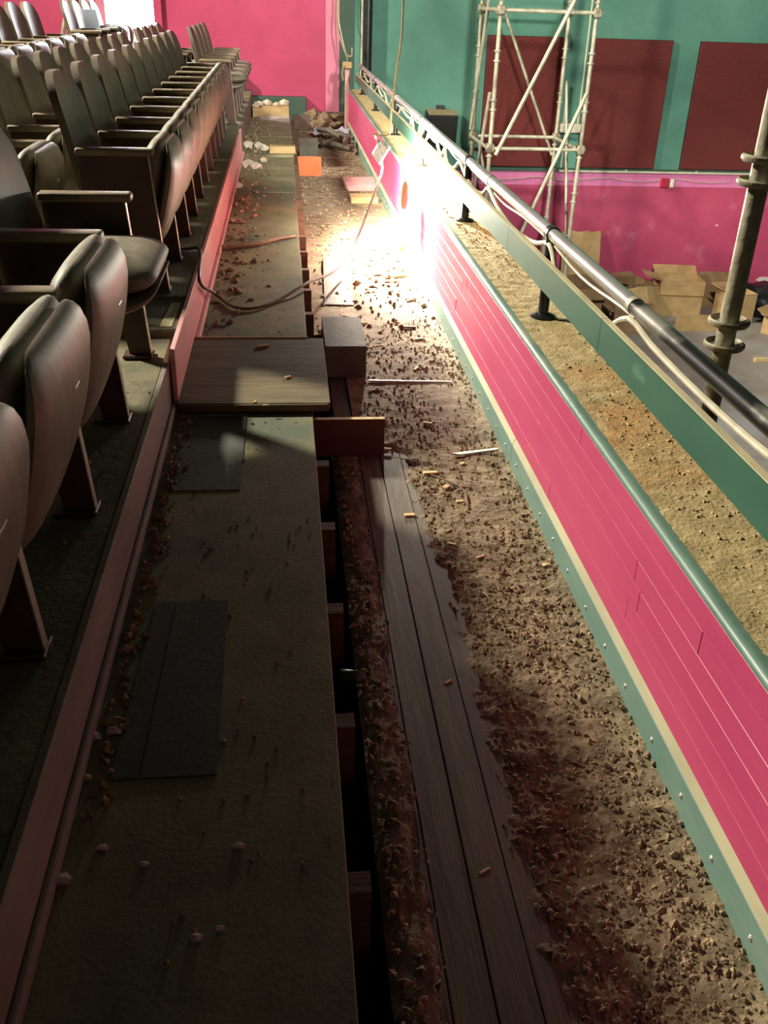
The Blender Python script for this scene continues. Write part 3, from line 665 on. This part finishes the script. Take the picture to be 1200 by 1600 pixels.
# branch and shavings on the far walkway
tag(MB().tube(smooth_path([atZ(345, 388, PZ + .012), atZ(375, 384, PZ + .016), atZ(405, 381, PZ + .014), atZ(430, 374, PZ + .016), atZ(462, 369, PZ + .010)]), [.018] * 9 + [.014] * 10 + [.009] * 6, 8).build('broken_batten', 'wood_mid', None, True), 'long broken batten lying across the walkway past the drooping flex', 'batten')

# ---- scaffold tower in the hall
tw = tag(empty('scaffold_tower', (2.9, 11.85, HZ)), 'pale steel scaffold tower standing before the green hall wall', 'scaffold')
def tp(n, mb, m='scaffold', parent=None):
    o = mb.build(n, m, None, True); o.parent = parent or tw
    if parent is None: o.location = (-2.9, -11.85, -HZ)
    return o
TX0, TX1, TY0, TY1 = 2.37, 3.445, 11.3, 12.4
for x in (TX0, TX1):
    for y in (TY0, TY1):
        s = tp('standard', MB().tube([(x, y, HZ + .18), (x, y, 3.2)], .0242, 12))
        for z in (-1.62, -1.12, -.62, -.12, .38, .88, 1.38, 1.88):
            for dz in (0, .10): tp('collar', MB().tube([(x, y, z + dz - .008), (x, y, z + dz + .008)], .040, 12), 'scaffold', s)
        tp('base_jack', MB().tube([(x, y, HZ + .01), (x, y, HZ + .25)], .017, 10), 'scaffold_old', s)
        tp('base_plate', MB().box(x - .07, x + .07, y - .07, y + .07, HZ, HZ + .01), 'scaffold_old', s)
def lt(a, b_, r=.021, n='ledger'):
    return tp(n, MB().tube([a, b_], r, 10))
for z in (-.03, 1.38):
    lt((TX0 - .05, TY0 - .03, z), (TX1 + .05, TY0 - .03, z)); lt((TX0 - .05, TY1 - .03, z), (TX1 + .05, TY1 - .03, z))
    lt((TX0 - .03, TY0, z), (TX0 - .03, TY1, z), .021, 'transom'); lt((TX1 - .03, TY0, z), (TX1 - .03, TY1, z), .021, 'transom')
    for x in (TX0, TX1):
        for y in (TY0, TY1): tp('coupler', MB().box(x - .045, x + .045, y - .06, y + .045, z - .05, z + .05, bev=.012), 'scaffold_old')
lt((TX0 + .06, TY0 - .06, -.10), (3.28, TY0 - .06, 1.75), .023, 'brace')
lt((TX1 - .02, TY0 - .06, .58), (TX0 + .17, TY0 - .06, -1.72), .023, 'brace')
lt((2.66, TY1 + .05, 1.36), (3.43, TY1 + .05, -.25), .019, 'brace')
lt((TX0 + .08, TY1 + .05, -.10), (2.92, TY1 + .05, -1.6), .019, 'brace')
lt((TX0 - .04, TY0 + .05, .55), (TX0 - .04, TY1 - .1, -1.5), .020, 'brace')
lt((TX0 - .045, TY0 + .1, 2.4), (TX0 - .045, TY1 - .05, .05), .020, 'brace')
lt((TX1 + .045, TY1 - .05, .62), (TX1 + .045, TY0 + .1, -1.5), .018, 'brace')

# ---- scaffold pole just outside the rail
sp = tag(empty('scaffold_pole', (1.114, 2.2, HZ)), 'weathered scaffold pole with paired rings just outside the balcony rail', 'scaffold pole')
def spp(n, mb, m, parent=None):
    o = mb.build(n, m, None, True); o.parent = parent or sp; return o
spp('pole', MB().tube([(0, 0, .01), (0, 0, 1.6), (0, 0, 3.2), (0, 0, 4.8)], .0242, 20), 'scaffold_old')
spp('base_plate', MB().box(-.07, .07, -.07, .07, 0, .01, bev=.002), 'scaffold_old')
def cup(z):
    mb = MB(); n = 24; prof = [(.0245, -.007), (.036, -.005), (.047, -.004), (.052, .002), (.052, .009), (.047, .013), (.042, .008), (.036, .004), (.0245, .004)]
    vs = [(r * math.cos(6.2832 * k / n), r * math.sin(6.2832 * k / n), z + h) for k in range(n) for r, h in prof]; P = len(prof)
    fs = [(k * P + i, k * P + (i + 1) % P, ((k + 1) % n) * P + (i + 1) % P, ((k + 1) % n) * P + i) for k in range(n) for i in range(P)]
    return mb.add(vs, fs)
for py in (505, 541, 250, 288):
    z = atY(1146 if py > 400 else 1188, py, 2.2).z - HZ
    spp('ring_cup', cup(z), 'scaffold_old')
for z in (.7, 1.2): spp('ring_cup', cup(z), 'scaffold_old')

# ---- acoustic panels on the hall wall
pz0, pz1 = -.475, 1.085
for x0, x1, lab in ((2.585, 3.60, 'maroon fabric wall panel behind the scaffold tower, nearest the black loudspeaker'), (3.93, 5.01, 'maroon fabric wall panel between the scaffold tower and the bare green strip'), (5.387, 6.46, 'maroon fabric wall panel above the black bags, past the bare green strip'), (6.83, 7.9, 'maroon fabric wall panel furthest along the green wall from the tower')):
    e = tag(empty('acoustic_panel', (x0, WY, pz0)), lab, 'wall panel')
    MB().box(0, x1 - x0, -.05, 0, 0, pz1 - pz0, bev=.006).build('fabric_face', 'maroon', e)
    MB().box(-.004, x1 - x0 + .004, -.03, 0, -.004, pz1 - pz0 + .004).build('frame', 'void', e)
# loudspeaker
e = tag(empty('loudspeaker', (2.02, WY, .06)), 'black loudspeaker box with dusty top fixed to the green wall', 'loudspeaker')
M_ = Matrix.Rotation(math.radians(8), 4, 'X')
MB().box(-.19, .19, -.34, -.04, -.19, .16, M_, bev=.012).build('cabinet', 'speaker_black', e)
MB().box(-.185, .185, -.33, -.045, .16, .168, M_, bev=.003).build('dust_layer', 'dust_top', e)
MB().box(-.05, .05, -.10, 0, .10, .20).build('wall_bracket', 'black_metal', e)
MB().box(-.165, .165, -.345, -.338, -.165, .135, M_, bev=.004).build('grille', 'black_metal', e)
# pipes and cables at the end of the rail
tag(MB().tube([(1.055, WY - .09, HZ), (1.055, WY - .09, 5.4)], .055, 14).build('down_pipe', 'black_metal', None, True), 'black vertical pipe on the green wall at the end of the rail', 'pipe')
tag(MB().tube([(.985, WY - .05, HZ), (.985, WY - .05, 5.4)], .014, 10).build('conduit', 'scaffold', None, True), 'slim pale conduit beside the black vertical pipe', 'conduit')
cp = [atY(525, -120, 12.85), atY(526, 0, 12.8), atY(527, 40, 12.7), atY(535, 70, 12.6), atY(543, 92, 12.45), atY(538, 102, 12.3), atY(535, 115, 12.28), atY(537, 126, 12.28)]
tag(MB().tube(smooth_path(cp), .010, 8).build('loose_cable', 'cable_tan', None, True), 'tan cable hanging down the dark green strip to the parapet end', 'cable')
cp = [atY(538, -100, 12.9), atY(529, 0, 12.85), atY(530, 35, 12.8), atY(540, 80, 12.6), atY(549, 88, 12.4), atY(550, 75, 12.35)]
tag(MB().tube(smooth_path(cp), .007, 8).build('loose_cable', 'cable_white', None, True), 'thin pale cable looping over the post at the parapet end', 'cable')
# cream junction box, conduits and trunking on the hall wall
jb = tag(empty('junction_box', (3.78, WY, .02)), 'cream junction box with conduit drops on the green wall behind the tower', 'junction box')
MB().box(-.14, .14, -.09, 0, -.06, .055, bev=.02, seg=2).build('box_body', 'cream_plastic', jb)
MB().tube([(.10, -.03, .05), (.10, -.03, 4.5)], .013, 8).build('conduit_drop', 'cream_plastic', jb, True)
MB().tube([(-.09, -.03, .05), (-.10, -.03, .52)], .013, 8).build('conduit_drop', 'cream_plastic', jb, True)
MB().tube([(-.06, -.03, -.05), (-.06, -.03, -.50)], .010, 8).build('conduit_drop', 'cream_plastic', jb, True)
tag(MB().box(3.70, 13, WY - .055, WY - .030, -.535, -.512, bev=.003).build('cable_trunking', 'cream_plastic'), 'thin cream trunking along the top of the lilac band', 'trunking')
pts = [(1.4 + .25 * i, WY - .02, -.60 - .05 * abs(math.sin(i * .8))) for i in range(20)]
tag(MB().tube(smooth_path(pts, 4), .006, 6).build('wall_wire', 'cable_white', None, True), 'thin white wire drooping along the lilac band', 'wire')
e = tag(empty('call_point', (5.22, WY, -.66)), 'small red fire call point on the lilac band', 'alarm')
MB().box(-.07, .05, -.05, -.004, -.06, .06, bev=.01).build('call_box', 'red_plastic', e)
MB().box(.065, .12, -.06, -.004, -.06, .05, bev=.01).build('call_cover', 'plaster_white', e)

# ---- cardboard heap on the hall floor
def carton(x, y, w_, d_, h_, rz_, tx, ty, m, label, flaps=True):
    z = HZ + .007; e = empty('cardboard_box', (x, y, z), rz_); e.rotation_euler = (tx, ty, rz_); tag(e, label, 'cardboard box')
    t = .006
    mb = MB()
    mb.box(-w_ / 2, w_ / 2, -d_ / 2, -d_ / 2 + t, 0, h_).box(-w_ / 2, w_ / 2, d_ / 2 - t, d_ / 2, 0, h_)
    mb.box(-w_ / 2, -w_ / 2 + t, -d_ / 2 + t, d_ / 2 - t, 0, h_).box(w_ / 2 - t, w_ / 2, -d_ / 2 + t, d_ / 2 - t, 0, h_).box(-w_ / 2, w_ / 2, -d_ / 2, d_ / 2, -t, 0)
    mb.build('carton_body', m, e)
    if flaps:
        for k, (cx, cy, fw, fd, ang, axn) in enumerate(((0, -d_ / 2, w_, d_ * .45, rnd(.6, 2.2), 'f'), (0, d_ / 2, w_, d_ * .45, rnd(.6, 2.0), 'b'), (-w_ / 2, 0, d_, w_ * .35, rnd(.4, 1.6), 'l'))):
            if axn == 'f': M_ = Matrix.Translation((0, -d_ / 2, h_)) @ Matrix.Rotation(ang, 4, 'X'); mb = MB().box(-fw / 2, fw / 2, -fd * 0, fd, 0, t, M_ @ Matrix.Rotation(math.pi, 4, 'Z') @ Matrix.Rotation(0, 4, 'X'))
            elif axn == 'b': mb = MB().box(-fw / 2, fw / 2, 0, fd, 0, t, Matrix.Translation((0, d_ / 2, h_)) @ Matrix.Rotation(.9 - ang * .4, 4, 'X'))
            else: mb = MB().box(-fd, 0, -fw / 2, fw / 2, 0, t, Matrix.Translation((-w_ / 2, 0, h_)) @ Matrix.Rotation(ang * .4, 4, 'Y'))
            mb.build('flap', m, e)
    return e
def sheet(px, py, z, w_, h_, rz_, tilt, m, label, fold=.0, Y=None):
    p = atY(px, py, Y) if Y else Vector((px, py, z)); y = p.y
    e = empty('cardboard_sheet', (p.x, y, z)); e.rotation_euler = (tilt, 0, rz_); tag(e, label, 'cardboard')
    n = 8; vs = []; t = .007
    for side_ in (0, t):
        for i in range(n + 1):
            x = -w_ / 2 + w_ * i / n; b_ = fold * abs(i / n - .45)
            for zz in (0, h_ * (1 - .012 * math.sin(i * 2.3))): vs.append((x, side_ + b_, zz))
    K = (n + 1) * 2; fs = []
    for i in range(n):
        a = i * 2; fs += [(a, a + 2, a + 3, a + 1), (K + a, K + a + 1, K + a + 3, K + a + 2), (a, K + a, K + a + 2, a + 2), (a + 1, a + 3, K + a + 3, K + a + 1)]
    fs += [(0, 1, K + 1, K), (2 * n, K + 2 * n, K + 2 * n + 1, 2 * n + 1)]
    MB().add(vs, fs).build('sheet', m, e); return e
sheet(912, 420, HZ, .56, 1.02, .03, math.radians(-14), 'cardboard', 'upright cardboard sheet leaning on the crimson dado behind the tower foot', .06, Y=12.66)
carton(4.12, 12.25, .50, .36, .40, .1, 0, 0, 'cardboard_dark', 'dark cardboard box beside the tower foot')
carton(4.52, 11.55, .50, .36, .26, -.3, 0, 0, 'cardboard_dark', 'low dark cardboard box between the rail and the heap')
carton(4.78, 12.45, .42, .36, .42, .35, 0, 0, 'cardboard_dark', 'crushed cardboard box at the back of the heap by the wall')
sheet(4.92, 11.86, HZ + .01, .50, .50, .25, math.radians(-30), 'cardboard', 'creased cardboard sheet tented over the heap', .16)
carton(5.42, 12.38, .60, .42, .48, -.12, 0, 0, 'cardboard', 'large open cardboard box in the middle of the heap')
carton(6.10, 12.0, .42, .34, .40, .15, 0, 0, 'cardboard', 'tall cardboard box at the bag end of the heap')
carton(5.55, 11.62, .72, .22, .15, -.04, 0, 0, 'cardboard', 'long flat cardboard box lying at the front of the heap', False)
sheet(6.12, 12.60, HZ + .01, .5, .50, -.1, math.radians(-25), 'cardboard_dark', 'torn cardboard sheet behind the tall box', .06)
carton(6.50, 11.45, .36, .30, .22, .7, 0, 0, 'cardboard', 'small cardboard box beside the black bags')
for k, (x, y, sz) in enumerate(((6.62, 12.22, .30), (7.5, 12.35, .32), (6.98, 11.72, .20), (7.75, 11.6, .26))):
    tag(rock(sz, 1.15, .95, .8, k + 200, 3, .42).build('rubbish_bag', 'black_bag', None, True, loc=(x, y, HZ + sz * .72)), ('lumpy black rubbish bag closest to the tall cardboard box', 'largest black rubbish bag against the crimson dado', 'smallest black rubbish bag in front of the others', 'black rubbish bag furthest from the cardboard heap')[k], 'bag', 'black rubbish bags')
p = atZ(1196, 565, HZ)
tag(MB().box(-.15, .15, -.03, .03, 0, .05, bev=.005).build('timber_offcut', 'wood_pale', None, loc=(p.x, p.y, HZ)), 'pale timber offcut lying on the hall floor', 'timber')
tag(MB().tube([atZ(935, 492, HZ + .02), atZ(1000, 497, HZ + .02)], .012, 6).build('floor_rod', 'scaffold', None, True), 'thin pale rod on the hall floor before the heap', 'rod')
